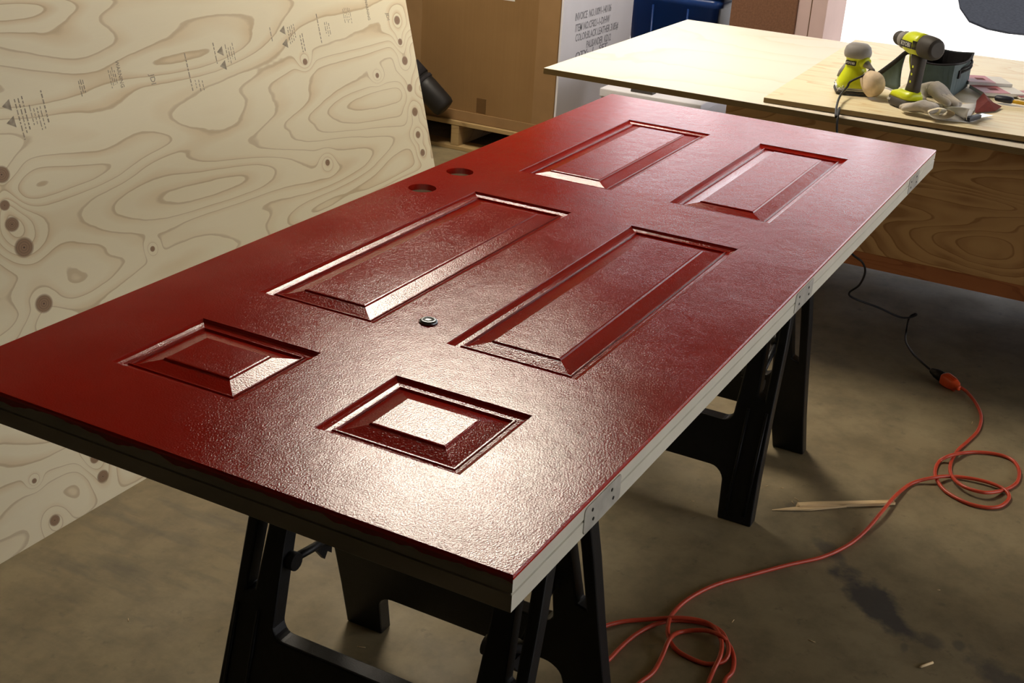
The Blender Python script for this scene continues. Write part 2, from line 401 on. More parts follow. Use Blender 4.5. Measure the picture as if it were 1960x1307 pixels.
core['label'] = 'white grooved long edges and bare grey top edge with red paint runs'
# hinge recesses with screw holes
for i, x0 in enumerate((.165, .949, 1.765)):
    b = MB().poly([rrect(x0, x0+.098, -.0415, -.0075, .006, 3)], 0, .0009, M=Matrix(((1, 0, 0, 0), (0, 0, -1, .0001), (0, 1, 0, 0), (0, 0, 0, 1))))
    h = b.make('hinge_recess', GREY_STEEL, door)
    sc = MB()
    for ux, uz in ((.020, -.0175), (.024, -.031), (.072, -.0175), (.078, -.031)):
        sc.lathe([(.0022, 0), (.0022, .0006)], 10, M=Matrix.Translation((x0+ux, -.0008, uz)) @ Matrix.Rotation(PI/2, 4, 'X'))
    sc.make('screw_holes', DARK_HOLE, h)
pv = MB().lathe([(.0135, 0), (.0135, .002), (.0118, .0042), (.0085, .005), (.0070, .0034), (.0, .0046)], 28, M=Matrix.Translation(((0.492,0.403,0.840)[0], (0.492,0.403,0.840)[1], 0)))
o = pv.make('peephole', plain('dull_steel_peephole', (.20, .22, .23), .3, .5, metal=.9), door, smooth=True); o['label'] = 'small round steel peephole ring'

# ------------------------------------------------------------------ sawhorses
YC = .466
def mir(P): return P + [(2*YC - y, z) for y, z in reversed(P)]
def arc(cx, cy, r, a0, a1, n=6): return [(cx + r*math.cos(math.radians(a0+(a1-a0)*i/n)), cy + r*math.sin(math.radians(a0+(a1-a0)*i/n))) for i in range(n+1)]
def leg_outline():
    # right half, from the bottom middle clockwise along the inside of the leg to the top
    P = [(.44, .114)] + arc(.305, .079, .035, 90, 180, 6) + [(.262, 0), (.180, 0), (.186, .11), (.190, .25), (.192, .40), (.200, .60), (.208, .752)]
    return mir(P)
def upper_hole():
    return mir([(.44, .222)] + arc(.300, .245, .023, 270, 180, 6) + [(.272, .38), (.276, .55)] + arc(.300, .668, .022, 180, 90, 5) + [(.44, .69)])
def slots():
    s1 = [(.2115, .285), (.229, .292), (.236, .42), (.234, .60), (.228, .62), (.222, .60), (.2145, .42)]
    return [s1, [(2*YC - y, z) for y, z in s1]]
def sawhorse(xc, label):
    h = thing('sawhorse', label, 'sawhorse', (xc, YC, 0), 0, None)
    for s in (-1, 1):
        b = MB(); loops = [leg_outline(), upper_hole()] + slots()
        b.poly(loops, -.017, .017)
        k = .225/.795
        for v in b.bm.verts:
            y, z, t = v.co.x, v.co.y, v.co.z
            v.co = Vector((s*(.225 - k*z) + t - s*.014, y - YC, z))
        b.make('leg_frame', BLACK_PLASTIC, h, bevel=.0035)
        # stiffening ribs on the outer face
        for yy, z0, z1 in ((.222, .02, .26), (2*YC-.222, .02, .26)):
            for dx in (-.022, .022):
                b = MB()
                p0 = Vector((s*(.225 - k*z0) + s*.004, yy + dx - YC, z0)); p1 = Vector((s*(.225 - k*z1) + s*.004, yy + dx - YC, z1))
                b.tube([p0, p1], .0035, 6).make('stiffening_rib', BLACK_PLASTIC, h)
        b = MB().box(s*.002, s*.050, -.305, .305, .742, .7954)
        b.make('top_rail', BLACK_PLASTIC, h, bevel=.006)
    for yy in (-.196, .190):
        b = MB(); sag = .012 if yy > 0 else .075; zb = .345 if yy > 0 else .33; xb = .225 - k*zb - .02
        for s in (-1, 1):
            b.tube([(s*xb, yy, zb), (0, yy + .004*s, zb - sag)], .0075, 8)
            b.lathe([(.016, -.012), (.016, .012)], 14, M=T(s*xb, yy, zb, rx=PI/2))
        b.lathe([(.014, -.012), (.014, .012)], 14, M=T(0, yy, zb - sag, rx=PI/2))
        b.poly([[(-.045, 0), (.005, 0), (.002, -.032), (-.010, -.022), (-.018, -.034)]], -.004, .004, M=T(0, yy, zb - sag, rx=PI/2))
        b.make('folding_brace', BLACK_PLASTIC, h)
    b = MB().lathe([(.006, -.31), (.006, .31)], 10, M=T(0, 0, .765, rx=PI/2)); b.make('hinge_pin', STEEL, h)
    return h
sawhorse(.605, 'black plastic folding sawhorse under the near end of the red door')
sawhorse(1.825, 'black plastic folding sawhorse under the far end of the red door')

# ------------------------------------------------------------------ leaning plywood sheet
TILT = math.radians(14)
sheet = thing('plywood_sheet', 'large knotty pale plywood sheet leaning upright left of the red door', 'plywood', (0, 1.465, 0))
sheet.rotation_euler = (PI/2 - TILT, 0, 0)       # local x = along the floor, local y = up the sheet, local -z = back
o = MB().box(-.002, 2.437, 0, 1.219, -.0175, -.0008).make('veneer_core', PLY_EDGE, sheet)
o = MB().box(-.002, 2.437, 0, 1.219, -.0008, 0).make('face_veneer', PLY_SHEET, sheet)
STAMP = plain('faint_grey_stamp_ink', (.36, .31, .23), .8, .1, var=.35, scale=70)
def stamp_bars(c, n, ln, gap, w=.0022, tri=False):
    b = MB()
    rnd = random.Random(int(c[0]*1000))
    for i in range(n):
        x = c[0] + i*gap; y1 = c[1] - rnd.random()*.01; y0 = y1 - ln*(.6 + .4*rnd.random())
        y = y1
        while y > y0:
            dl = rnd.uniform(.004, .014); b.box(x, x + w, max(y0, y - dl), y, 0, .0003); y -= dl + .003
    if tri:
        for dy in (-.015, -.05):
            b.poly([[(c[0]-.012, c[1]+dy-.012), (c[0]-.012, c[1]+dy+.012), (c[0]-.034, c[1]+dy)]], 0, .0003)
    return b.make('stamp_print', STAMP, sheet)
def st_text(s, px, size, xs=1, rz=-PI/2): return text_mesh(s, size, T(px[0], px[1], .0002, rz=rz), .00015, name='stamp_lettering', mat=STAMP, parent=sheet, xs=xs)
st_text('WARNING', (1.219,0.912), .016, .8); stamp_bars((1.187,0.933), 4, .045, .006, .0015); stamp_bars((1.094,0.922), 3, .04, .006, .002)
st_text('JDI', (1.317,0.884), .022, .9); st_text('JDI', (2.326,0.910), .020, .9)
stamp_bars((1.440,0.930), 1, .10, .01, .0030); stamp_bars((1.456,0.865), 3, .03, .012, .002); stamp_bars((1.547,0.947), 1, .08, .01, .0025)
stamp_bars((1.590,0.929), 4, .05, .009, .0018, True); stamp_bars((0.985,0.917), 1, .10, .01, .003); stamp_bars((0.912,0.913), 3, .09, .010, .0025, True)
stamp_bars((0.946,0.890), 4, .05, .009, .0018); stamp_bars((1.775,0.951), 1, .06, .01, .0025); stamp_bars((1.848,0.948), 4, .06, .009, .0022, True)
stamp_bars((1.983,0.968), 1, .09, .01, .003); stamp_bars((2.013,0.936), 3, .05, .009, .002); st_text('WARNING', (2.229,0.942), .016, .8); stamp_bars((2.109,0.961), 5, .05, .008, .0015)
stamp_bars((1.894,0.922), 2, .06, .01, .003)

# ------------------------------------------------------------------ work bench
bench = thing('workbench', 'brown workbench base with a broad plywood apron behind the door', 'workbench', (2.64, 0, 0))
MB().box(0, .018, -1.1, .705, .365, .731).make('apron', PLY_APRON, bench, bevel=.001)
MB().box(0, .018, -1.1, .705, .320, .365).make('bottom_rail', FIR, bench, bevel=.002)
MB().box(1.08, 1.098, -1.1, .705, .06, .731).make('back_light_block', PLY_APRON, bench)  # added unseen, carried low to keep daylight from under the bench
MB().box(.018, 1.08, .667, .705, .60, .731).make('side_rail', FIR, bench)
MB().box(.018, 1.08, -1.1, -1.080, .06, .731).make('end_panel', PLY_APRON, bench)  # unseen closed end, added to keep right-hand light off the floor below
for x in (.03, .99):
    for y in (-1.06, .575):
        MB().box(x, x+.085, y, y+.085, 0, .70).make('leg', FIR, bench, bevel=.003)
def board(name, label, x0, x1, y0, y1, z0, z1, mat, tilt=0):
    t = thing(name, label, 'plywood', (x0, y0, z0)); t.rotation_euler = (tilt, 0, 0)
    MB().box(0, x1-x0, 0, y1-y0, 0, z1-z0-.001).make('veneer_core', PLY_EDGE, t)
    MB().box(0, x1-x0, 0, y1-y0, z1-z0-.001, z1-z0).make('face_veneer', mat, t)
    return t
board('bench_top_board', 'wide smooth pale plywood board lying directly on the workbench', 2.587, 3.804, -1.16, 1.282, .732, .750, PLY_TOP)
bt = board('plywood_offcut', 'grained yellow plywood board stacked on top, carrying the tools', 2.618, 3.800, -1.10, .590, .7635, .7775, PLY_TOP2, -.0075)
bt.rotation_euler = (-.0075, 0, .035)
bt.location = (2.675, -1.10, .7635)
ZB = .7715

# ------------------------------------------------------------------ palm sander
SX, SY = 2.862, .402
sand = thing('palm_sander', 'lime green and grey palm sander standing on the plywood, left of drill', 'sander', (SX, SY, ZB), 0)
def ov(a, b2, z, p=2.6, n=28, cx=0, cy=0):
    P = []
    for i in range(n):
        t = 2*PI*i/n; c, s = math.cos(t), math.sin(t)
        P.append((cx + a*math.copysign(abs(c)**(2/p), c), cy + b2*math.copysign(abs(s)**(2/p), s), z))
    return P
RZ = T(rz=.35)
MB().loft([ov(.050, .050, .0, 6), ov(.050, .050, .006, 6)], M=RZ).make('sanding_pad', TOOL_DARK, sand)
MB().loft([ov(.047, .047, .0065, 6), ov(.047, .047, .013, 5)], M=RZ).make('base_plate', STEEL, sand)
fx, fy = math.cos(math.radians(215)), math.sin(math.radians(215))      # the side the cord comes out of
def sv(r, z, k, p=2.4): return ov(r, r, z, p, cx=fx*k, cy=fy*k)
MB().loft([sv(.042, .012, 0, 3.2), sv(.046, .020, 0, 3.2), sv(.045, .036, 0, 3), sv(.038, .054, 0, 2.6), sv(.031, .070, .001), sv(.029, .082, .002), sv(.031, .094, .003), sv(.0355, .102, .004), sv(.035, .106, .004)], M=RZ @ T()).make('housing', LIME, sand)
MB().loft([sv(.0355, .101, .004), sv(.0385, .108, .004), sv(.0388, .117, .004), sv(.035, .130, .003), sv(.026, .1380, .002), sv(.008, .1405, .002)]).make('palm_grip', TOOL_GREY, sand, smooth=True)
ga = math.radians(105)
MB().loft([ov(.012, .012, .040, 2.4, cx=.036*math.cos(ga), cy=.036*math.sin(ga)), ov(.014, .014, .056, 2.4, cx=.030*math.cos(ga), cy=.030*math.sin(ga)), ov(.008, .008, .078, 2.4, cx=.024*math.cos(ga), cy=.024*math.sin(ga))]).make('side_grip', TOOL_GREY, sand)
ba = math.radians(238)
MA = T(.025*math.cos(ba), .025*math.sin(ba), .094, rz=ba) @ T(ry=PI/2 + .35)
MB().lathe([(.018, 0), (.0185, .014), (.016, .019), (.011, .019)], 22, M=MA).make('cord_boss', LIME, sand)
MB().lathe([(.0115, .013), (.011, .022), (.008, .032), (.0055, .042), (.0048, .052)], 16, M=MA).make('strain_relief', TOOL_GREY, sand)
for s in (-1, 1):
    b = MB()
    b.tube([(.050*s, -.045, .008), (.058*s, -.044, .016), (.060*s, -.02, .018), (.060*s, .02, .018), (.058*s, .044, .016), (.050*s, .045, .008)], .0016, 6, sub=3, M=RZ)
    b.make('paper_clamp', STEEL, sand)
    MB().tube([(.058*s, .02, .016), (.064*s, .026, .010), (.070*s, .03, .016), (.068*s, .034, .026), (.062*s, .030, .022)], .0013, 6, sub=3, M=RZ).make('clamp_lever', STEEL, sand)
na = math.radians(163)
MN = T(.0310*math.cos(na) + fx*.003, .0310*math.sin(na) + fy*.003, .086, rx=PI/2, rz=na + PI/2)
text_mesh('RYOBI', .010, MN @ T(z=.0015), .0004, name='brand_lettering', mat=LABEL_WHITE, parent=MB().poly([rrect(-.016, .016, -.0065, .0065, .001, 2)], -.004, .0012, M=MN).make('name_plate', LABEL_BLACK, sand))
b = MB()
def bag_ring(t, r, c, n=22):
    return [(c[0], c[1] + r*math.cos(2*PI*i/n)*(1 + .07*math.sin(3*2*PI*i/n + t*5)), c[2] + r*1.12*math.sin(2*PI*i/n)*(1 + .05*math.cos(5*2*PI*i/n + t*9))) for i in range(n)]
b.loft([bag_ring(i/10, r, (x, 0, .034 + .003*math.sin(i))) for i, (x, r) in enumerate(((0, .012), (.010, .017), (.020, .025), (.032, .031), (.046, .0335), (.058, .032), (.068, .026), (.075, .016), (.078, .005)))], M=T(.036*math.cos(ba), .036*math.sin(ba), .006, rz=ba))
b.make('dust_bag', CANVAS, sand, smooth=True)
MB().lathe([(.013, 0), (.0115, .034)], 16, M=T(.012*math.cos(ba), .012*math.sin(ba), .040, rz=ba) @ T(ry=PI/2)).make('dust_port', TOOL_GREY, sand)
# its own rubber flex, hanging over the bench edge down to the plug on the floor
cord = MB()
bt_ = Vector((SX, SY, ZB)) + MA @ Vector((0, 0, .050)); dz = (MA.to_3x3() @ Vector((0, 0, 1)))
CP = [tuple(bt_), tuple(bt_ + dz*.012 + Vector((0, 0, -.006))), (2.828, .345, .850), (2.812, .362, .832), (2.790, .392, .812), (2.791,0.399,0.796), (2.695,0.393,0.786), (2.561,0.366,0.783), (2.441,0.335,0.783), (2.598, .366, .774), (2.572, .360, .735), (2.570, .345, .66), (2.566, .31, .50), (2.570,0.274,0.398), (2.570,0.252,0.373), (2.580,0.228,0.356), (2.620,0.222,0.315), (2.660,0.239,0.258),
      (2.720,0.276,0.206), (2.750,0.266,0.180), (2.800,0.200,0.150), (2.840,0.144,0.121), (2.880,0.119,0.109), (2.920,0.103,0.108), (2.930,0.109,0.107), (2.920,0.122,0.093), (3.002,0.135,0.020), (2.933,0.121,0.012), (2.827,0.080,0.022), (2.755,0.034,0.026), (2.728,-0.000,0.020)]
CP = [(x - SX, y - SY, z - ZB) for x, y, z in CP]
cord.tube(CP, .0032, 8, sub=5)
flex = cord.make('power_cord', BLACK_RUBBER, sand)
flex['label'] = 'thin black flex hanging over the bench edge to the floor'
pa, pb = Vector((2.728,-0.000,0.020)), Vector((2.698,-0.045,0.018))
dr = (pb-pa).normalized(); MQ = Matrix.Translation(-Vector((SX, SY, ZB))) @ Matrix.Translation(pa) @ dr.to_track_quat('Z', 'Y').to_matrix().to_4x4()
ln = (pb-pa).length
MB().lathe([(.005, -.004)] + [(.0075 + .007*i/6 + .0012*(i % 2), ln*.45*i/6) for i in range(7)] + [(.0155, ln*.55), (.0155, ln)], 14, M=MQ).make('plug', BLACK_RUBBER, flex)

# orange extension cord
OC = [(2.655,-0.098,0.016), (2.648,-0.120,0.008), (2.605,-0.153,0.000), (2.525,-0.181,0.000), (2.433,-0.189,0.000), (2.348,-0.177,0.000), (2.279,-0.164,0.000), (2.205,-0.161,0.000), (2.145,-0.169,0.000), (2.090,-0.191,0.006), (2.059,-0.227,0.010), (2.066,-0.273,0.010), (2.133,-0.310,0.000), (2.188,-0.327,0.000), (2.253,-0.322,0.000), (2.301,-0.301,0.000), (2.315,-0.267,0.000), (2.304,-0.225,0.000), (2.277,-0.187,0.000), (2.210,-0.154,0.011), (2.183,-0.134,0.000), (2.125,-0.135,0.000), (2.073,-0.150,0.002), (2.030,-0.181,0.000), (2.003,-0.234,0.000), (2.006,-0.278,0.000), (2.033,-0.310,0.000), (2.086,-0.322,0.000), (2.115,-0.311,0.003), (2.130,-0.282,0.004), (2.132,-0.238,0.004), (2.117,-0.182,0.002), (2.068,-0.143,0.010), (2.024,-0.099,0.000), (1.931,-0.080,0.006), (1.830,-0.071,0.011), (1.722,-0.056,0.003), (1.640,-0.035,0.000), (1.560,0.001,0.000), (1.490,0.054,0.000), (1.407,0.111,0.000), (1.328,0.164,0.000), (1.253,0.194,0.000), (1.188,0.205,0.000), (1.127,0.196,0.010), (1.093,0.181,0.004), (1.068,0.155,0.000), (1.057,0.119,0.000), (1.058,0.087,0.000), (1.080,0.063,-0.000), (1.101,0.059,0.009), (1.132,0.072,0.009), (1.173,0.099,0.000), (1.181,0.133,0.000), (1.163,0.183,0.000), (1.131,0.216,0.000), (1.078,0.239,0.000), (1.019,0.250,0.000), (0.962,0.255,0.000), (0.943,0.267,0.000), (0.952,0.289,0.000),
      (0.981,0.309,0.000), (1.028,0.318,0.000), (1.063,0.304,0.000), (1.097,0.278,0.000), (1.127,0.237,0.003), (1.156,0.184,0.010), (1.171,0.142,0.010), (1.164,0.111,0.010), (1.130,0.084,0.010), (1.086,0.070,0.010), (1.041,0.068,0.000), (0.974,0.058,0.000), (0.872,0.030,0.000), (0.846,-0.005,0.000), (0.934,0.012,0.000), (1.023,0.038,0.000), (1.061,0.036,0.000), (1.103,0.047,0.000), (1.133,0.067,0.003), (1.137,0.090,0.016), (1.146,0.128,0.008), (1.126,0.168,0.000), (1.076,0.173,0.012), (1.032,0.170,0.000), (0.978,0.166,0.000), (0.935,0.175,0.000), (0.875,0.186,-0.000), (0.763,0.229,0.000)]
OC = [(x, y, z + .0048) for x, y, z in OC]
ext = thing('extension_cord', 'orange extension cord looping across the floor right of the door', 'cord', OC[0])
b = MB().tube(OC, .0046, 10, sub=6); o = b.make('cable', ORANGE, ext); o.location = -Vector(OC[0])
pa, pb = Vector((2.693,-0.045,0.020)), Vector((2.650,-0.098,0.018)); dr = (pb-pa).normalized(); ln = (pb-pa).length
MQ = Matrix.Translation(-Vector(OC[0])) @ Matrix.Translation(pa) @ dr.to_track_quat('Z', 'Y').to_matrix().to_4x4()
b = MB().loft([ov(.0175, .0175, 0, 4, 20), ov(.0185, .0185, .004, 4, 20), ov(.017, .017, ln*.5, 4, 20), ov(.013, .013, ln*.78, 3, 20), ov(.0085, .0085, ln*.82, 2, 20), ov(.0085, .0085, ln*.96, 2, 20), ov(.0055, .0055, ln*1.0, 2, 20)], M=MQ)
for s in (0, PI): b.box(-.003, .003, .0165, .0195, .006, ln*.7, M=MQ @ Matrix.Rotation(s, 4, 'Z'))
b.make('socket_end', ORANGE_PLUG, ext)

# ------------------------------------------------------------------ cordless drill
drill = thing('cordless_drill', 'lime and dark grey cordless drill standing on its battery', 'drill', (2.765, .218, ZB), math.radians(47)); drill.scale = (1.0, 1.0, 1.04)
MY = T(-.005, 0, .170, ry=PI/2)
MB().lathe([(.020, -.085), (.027, -.080), (.030, -.068), (.031, -.045), (.0305, -.028)], 28, M=MY).make('motor_cap', TOOL_DARK, drill, bevel=.001)
MB().lathe([(.0305, -.0285), (.031, -.010), (.031, .020), (.028, .040), (.024, .048)], 28, M=MY).make('body', LIME, drill)
MB().lathe([(.0235, .046), (.0235, .066), (.0205, .074), (.0195, .078)], 28, M=MY).make('clutch_ring', TOOL_GREY, drill)
MB().lathe([(.019, .077), (.0195, .080), (.0195, .094), (.016, .103), (.0095, .108), (.004, .109), (.004, .112), (.0015, .120)], 22, M=MY).make('chuck', TOOL_DARK, drill)
b = MB()
b.loft([ov(.024, .017, .040, 2.8, cx=-.012), ov(.021, .016, .065, 2.6, cx=-.016), ov(.020, .0155, .100, 2.6, cx=-.018), ov(.022, .0165, .130, 2.6, cx=-.018), ov(.026, .018, .150, 2.6, cx=-.016)])
b.make('handle', TOOL_DARK, drill)
b = MB()
for z in (.070, .090, .110): b.box(-.020, -.014, .0150, .0162, z, z + .006)
b.make('grip_dashes', LIME, drill)
b = MB()
b.tube([(.004, .0165, .148), (.002, .0170, .130), (-.006, .0168, .112), (-.010, .0162, .104)], .0018, 6, sub=4)
b.make('grip_stripe', LIME, drill)
MB().tube([(.004, 0, .146), (.011, 0, .134), (.009, 0, .118), (.004, 0, .110)], .007, 10, sub=3).make('trigger', TOOL_GREY, drill, smooth=True)
batt = MB().loft([ov(.046, .030, .000, 5, cx=.010), ov(.048, .032, .004, 5, cx=.010), ov(.048, .032, .024, 5, cx=.010)]).make('battery', TOOL_DARK, drill)
MB().loft([ov(.047, .031, .0242, 5, cx=.010), ov(.045, .030, .036, 4, cx=.008), ov(.028, .020, .047, 3, cx=-.008)]).make('battery_shoe', LIME, drill)
text_mesh('RYOBI', .016, T(.012, .0322, .168, rx=PI/2, rz=PI), .0006, name='brand_lettering', mat=LABEL_WHITE, parent=MB().poly([rrect(-.026, .026, -.0085, .0085, .001, 2)], 0, .0022, M=T(.012, .0299, .168, rx=PI/2, rz=PI)).make('name_plate', LABEL_BLACK, drill), xs=.95)
b = MB()
for i in range(5): b.box(-.0325 + i*.0035, -.031 + i*.0035, .0285, .0314, .160, .182)
b.make('vent_slots', TOOL_DARK, drill)
text_mesh('18V', .010, T(.045, .0325, .014, rx=PI/2, rz=PI), .0004, name='voltage_lettering', mat=LABEL_WHITE, parent=batt)

# ------------------------------------------------------------------ fabric tool bin
binl = thing('fabric_bin', 'teal grey soft fabric bin with dark lining, behind the drill', 'bin', (0, 0, ZB))
A, B_, C_ = Vector((2.956,0.257,0.772)), Vector((2.958,0.139,0.772)), Vector((3.201,0.128,0.772))
D_ = A + (C_ - B_)
hh = .102
def quad_wall(b, P, Q, t, z0, z1, inn, bow=0):
    n = 9; r1 = []; r2 = []
    for i in range(n):
        s = i/(n-1); p = P.lerp(Q, s) - inn*bow*math.sin(PI*s)
        r1.append(p)
    for z, zz in ((z0, 0), (z1, 1)): pass
    rings = []
    for s, p in zip([i/(n-1) for i in range(n)], r1):
        q = p + inn*t; out = -inn*.010*math.sin(PI*s)
        rings.append([(p.x, p.y, z0), (q.x, q.y, z0), (q.x + out.x, q.y + out.y, z1 - .006*math.sin(PI*s)), (p.x + out.x, p.y + out.y, z1 - .006*math.sin(PI*s))])
    b.loft(rings, cap=True, smooth=False)
cen = (A + B_ + C_ + D_)/4
def inw(P, Q):
    d = (Q - P).normalized(); nrm = Vector((-d.y, d.x, 0)); return nrm if nrm.dot(cen - P) > 0 else -nrm
for P, Q in ((A, B_), (B_, C_), (C_, D_), (D_, A)):
    b = MB(); quad_wall(b, P, Q, .003, 0, hh, inw(P, Q)); b.make('side_wall', FAB_TEAL, binl)
    b = MB(); i_ = inw(P, Q); quad_wall(b, P + i_*.0032, Q + i_*.0032, .001, .002, hh - .001, i_); b.make('lining', FAB_DARK, binl)
b = MB(); rim = []
for P, Q in ((A, B_), (B_, C_), (C_, D_), (D_, A)):
    i_ = inw(P, Q)
    for k in range(8):
        s = k/8; p = P.lerp(Q, s) - i_*.010*math.sin(PI*s); rim.append((p.x, p.y, hh - .006*math.sin(PI*s)))
rim.append(rim[0]); b.tube(rim, .0028, 6); b.make('rim_binding', FAB_DARK, binl)
b = MB()
b.bm.faces.new([b.bm.verts.new((p.x, p.y, .001)) for p in (A, B_, C_, D_)]); b.make('bottom', FAB_DARK, binl)
# loop handle on the right-hand wall
d = (C_ - B_).normalized(); ow = -inw(B_, C_)
def onw(s, z, o): p = B_.lerp(C_, s) + ow*o; return (p.x, p.y, z)
b = MB()
hp = [onw(.25, .066, .003), onw(.33, .072, .012), onw(.5, .076, .020), onw(.70, .078, .014), onw(.80, .080, .004)]
for zz in (0, .010): b.tube([(x, y, z + zz) for x, y, z in hp], .0032, 8, sub=4)
b.box(-.010, .010, -.002, .002, -.012, .012, M=T(*onw(.24, .066, .006), rz=math.atan2(d.y, d.x)))
b.make('loop_handle', FAB_DARK, binl)
# opened-out front flap, its bound edge resting down toward the sander
b = MB()
F0, F1 = Vector((2.930,0.275,0.894)), Vector((3.022,0.386,0.782)); F0.z -= ZB; F1.z -= ZB
G1 = Vector((3.044,0.380,0.773)); G0 = Vector(A) + Vector((-.01, .02, 0)); G1.z = .002; G0.z = .002
rg = []
for i in range(9):
    s = i/8; a = F0.lerp(F1, s); c = G0.lerp(G1, s)
    rg.append([tuple(a.lerp(c, k/6) + Vector((.010*math.sin(PI*k/6), .008*math.sin(PI*k/6), 0))) for k in range(7)])
b.loft(rg, close=False, cap=False)
o = b.make('side_flap', FAB_TEAL, binl); sm = o.modifiers.new('solid', 'SOLIDIFY'); sm.thickness = .003
b = MB().tube([F0 + Vector((.02, -.015, -.002)), F0, F0.lerp(F1, .3) + Vector((0, 0, -.002)), F0.lerp(F1, .65) + Vector((0, 0, -.002)), F1], [.007, .0085, .0085, .0085, .007], 10, sub=4)
b.make('flap_binding', FAB_DARK, binl)

# ------------------------------------------------------------------ gloves
def skin_obj(name, nodes, edges, mat, parent, sub=2):
    me = bpy.data.meshes.new(name); me.from_pydata([n[:3] for n in nodes], edges, []); me.materials.append(mat)
    o = bpy.data.objects.new(name, me); COL.objects.link(o); o.parent = parent
    sk = o.modifiers.new('skin', 'SKIN'); me.skin_vertices.new() if not me.skin_vertices else None
    for v, n in zip(me.skin_vertices[0].data, nodes):
        v.radius = (n[3], n[4] if len(n) > 4 else n[3])
    me.skin_vertices[0].data[0].use_root = True
    sk.use_smooth_shade = True
    s = o.modifiers.new('sub', 'SUBSURF'); s.levels = s.render_levels = sub
    return o
def glove(label, p, q, s=1, hump=1, cuffmat=None, cuff_turn=0):
    p = Vector(p); q = Vector(q)
    g = thing('work_glove', label, 'glove', (p.x, p.y, .773), math.atan2(q.y-p.y, q.x-p.x)); s = (q-p).to_2d().length/.118*s; g.scale = (s, s, s)
    N = [(0, 0, .020, .028, .017), (.030, .002, .026*hump, .033, .020), (.060, .002, .024*hump, .032, .019)]; E = [(0, 1), (1, 2)]
    for i, (y, ln) in enumerate(((-.020, .036), (-.007, .050), (.008, .048), (.021, .034))):
        b0 = len(N)
        N += [(.075, y, .020, .012, .012), (.075 + ln*.55, y*1.1, .018 - .002*i, .0105, .0100), (.075 + ln, y*1.0, .010, .0085, .008)]
        E += [(2, b0), (b0, b0+1), (b0+1, b0+2)]
    b0 = len(N); N += [(.030, -.034, .016, .012, .012), (.052, -.046, .010, .010, .009)]; E += [(1, b0), (b0, b0+1)]
    skin_obj('hand_shell', N, E, GLOVE, g)
    b = MB()
    b.loft([[(x, r*math.cos(2*PI*i/20)*1.25*(1 + .08*math.sin(3*2*PI*i/20)), .019 + r*.48*math.sin(2*PI*i/20)) for i in range(20)] for x, r in ((.010, .025), (-.008, .028), (-.026, .033), (-.029, .033), (-.026, .0315), (-.006, .026))], cap=False, M=T(rz=cuff_turn))
    b.make('cuff', cuffmat or GLOVE, g)
    return g
CUFF = plain('cream_glove_cuff', (.80, .72, .56), .8, .2, var=.1)
glove('grey work glove leaning against the drill battery, rear one of pair', (2.879,0.218,0.773), (2.832,0.093,0.773), 1.02, 1.5, CUFF)
glove('grey work glove lying in front, cream cuff turned toward the door', (2.675,0.116,0.773), (2.700,0.203,0.773), 1.18, 1.2, CUFF, -.7)

# ------------------------------------------------------------------ paper, blades, abrasive
pp = thing('sandpaper_sheet', 'white sandpaper sheet folded back on itself beside the gloves', 'sandpaper', ((2.769,0.082,0.773)[0], (2.769,0.082,0.773)[1], .7725))
P0 = Vector(pp.location)
def rel(p): q = Vector(p) - P0; q.z = 0; return q
a, b1, c1, d1 = rel((2.649,0.111,0.773)), rel((2.684,0.038,0.773)), rel((2.961,0.054,0.773)), rel((2.854,0.133,0.773))
m = MB(); m.loft([[tuple(a), tuple(b1)], [tuple(d1), tuple(c1)]], close=False, cap=False)
o = m.make('backing_sheet', PAPER, pp); q = o.modifiers.new('s', 'SOLIDIFY'); q.thickness = .001; q.offset = 1
fa, fb = rel((2.844,0.135,0.773)), rel((2.690,0.039,0.773)); fo = rel((2.952,0.054,0.773))
m = MB(); rg = []
for i in range(9):
    t = .02 + .98*i/8; p = fa.lerp(fb, t); out = (fo - fa.lerp(fb, .6)).normalized(); r = .017*t; flat = .006 + .050*math.sin(PI*min(t, .99)*.62)
    row = [p + out*(-r*math.sin(math.radians(k*22.5)) + .010*t) + Vector((0, 0, r*(1 - math.cos(math.radians(k*22.5))) + .001)) for k in range(9)]
    row += [row[-1] + out*(flat*k/3) + Vector((0, 0, -.004*t*k)) for k in (1, 2, 3)]
    rg.append([tuple(v) for v in row])
m.loft(rg, close=False, cap=False); o = m.make('curled_fold', PAPER, pp); q = o.modifiers.new('s', 'SOLIDIFY'); q.thickness = .0008

ab = thing('abrasive_sheet', 'creased dark maroon sanding sheet right of the white paper', 'sandpaper', (*(2.895,0.032,0.773)[:2], .7725)); P0 = Vector(ab.location)
pts = [rel(p) for p in ((2.970,0.062,0.773), (3.030,0.055,0.773), (2.962,0.014,0.773), (2.953,-0.012,0.773), (2.888,-0.005,0.773), (2.823,0.040,0.773))]
zs = [.006, .020, .010, .004, .002, .002]
m = MB(); vs = [m.bm.verts.new((p.x, p.y, z)) for p, z in zip(pts, zs)]; c = m.bm.verts.new((sum(p.x for p in pts)/6, sum(p.y for p in pts)/6, .018))
for i in range(6): m.bm.faces.new((vs[i], vs[(i+1) % 6], c))
o = m.make('creased_sheet', MAROON, ab); q = o.modifiers.new('s', 'SOLIDIFY'); q.thickness = .0015

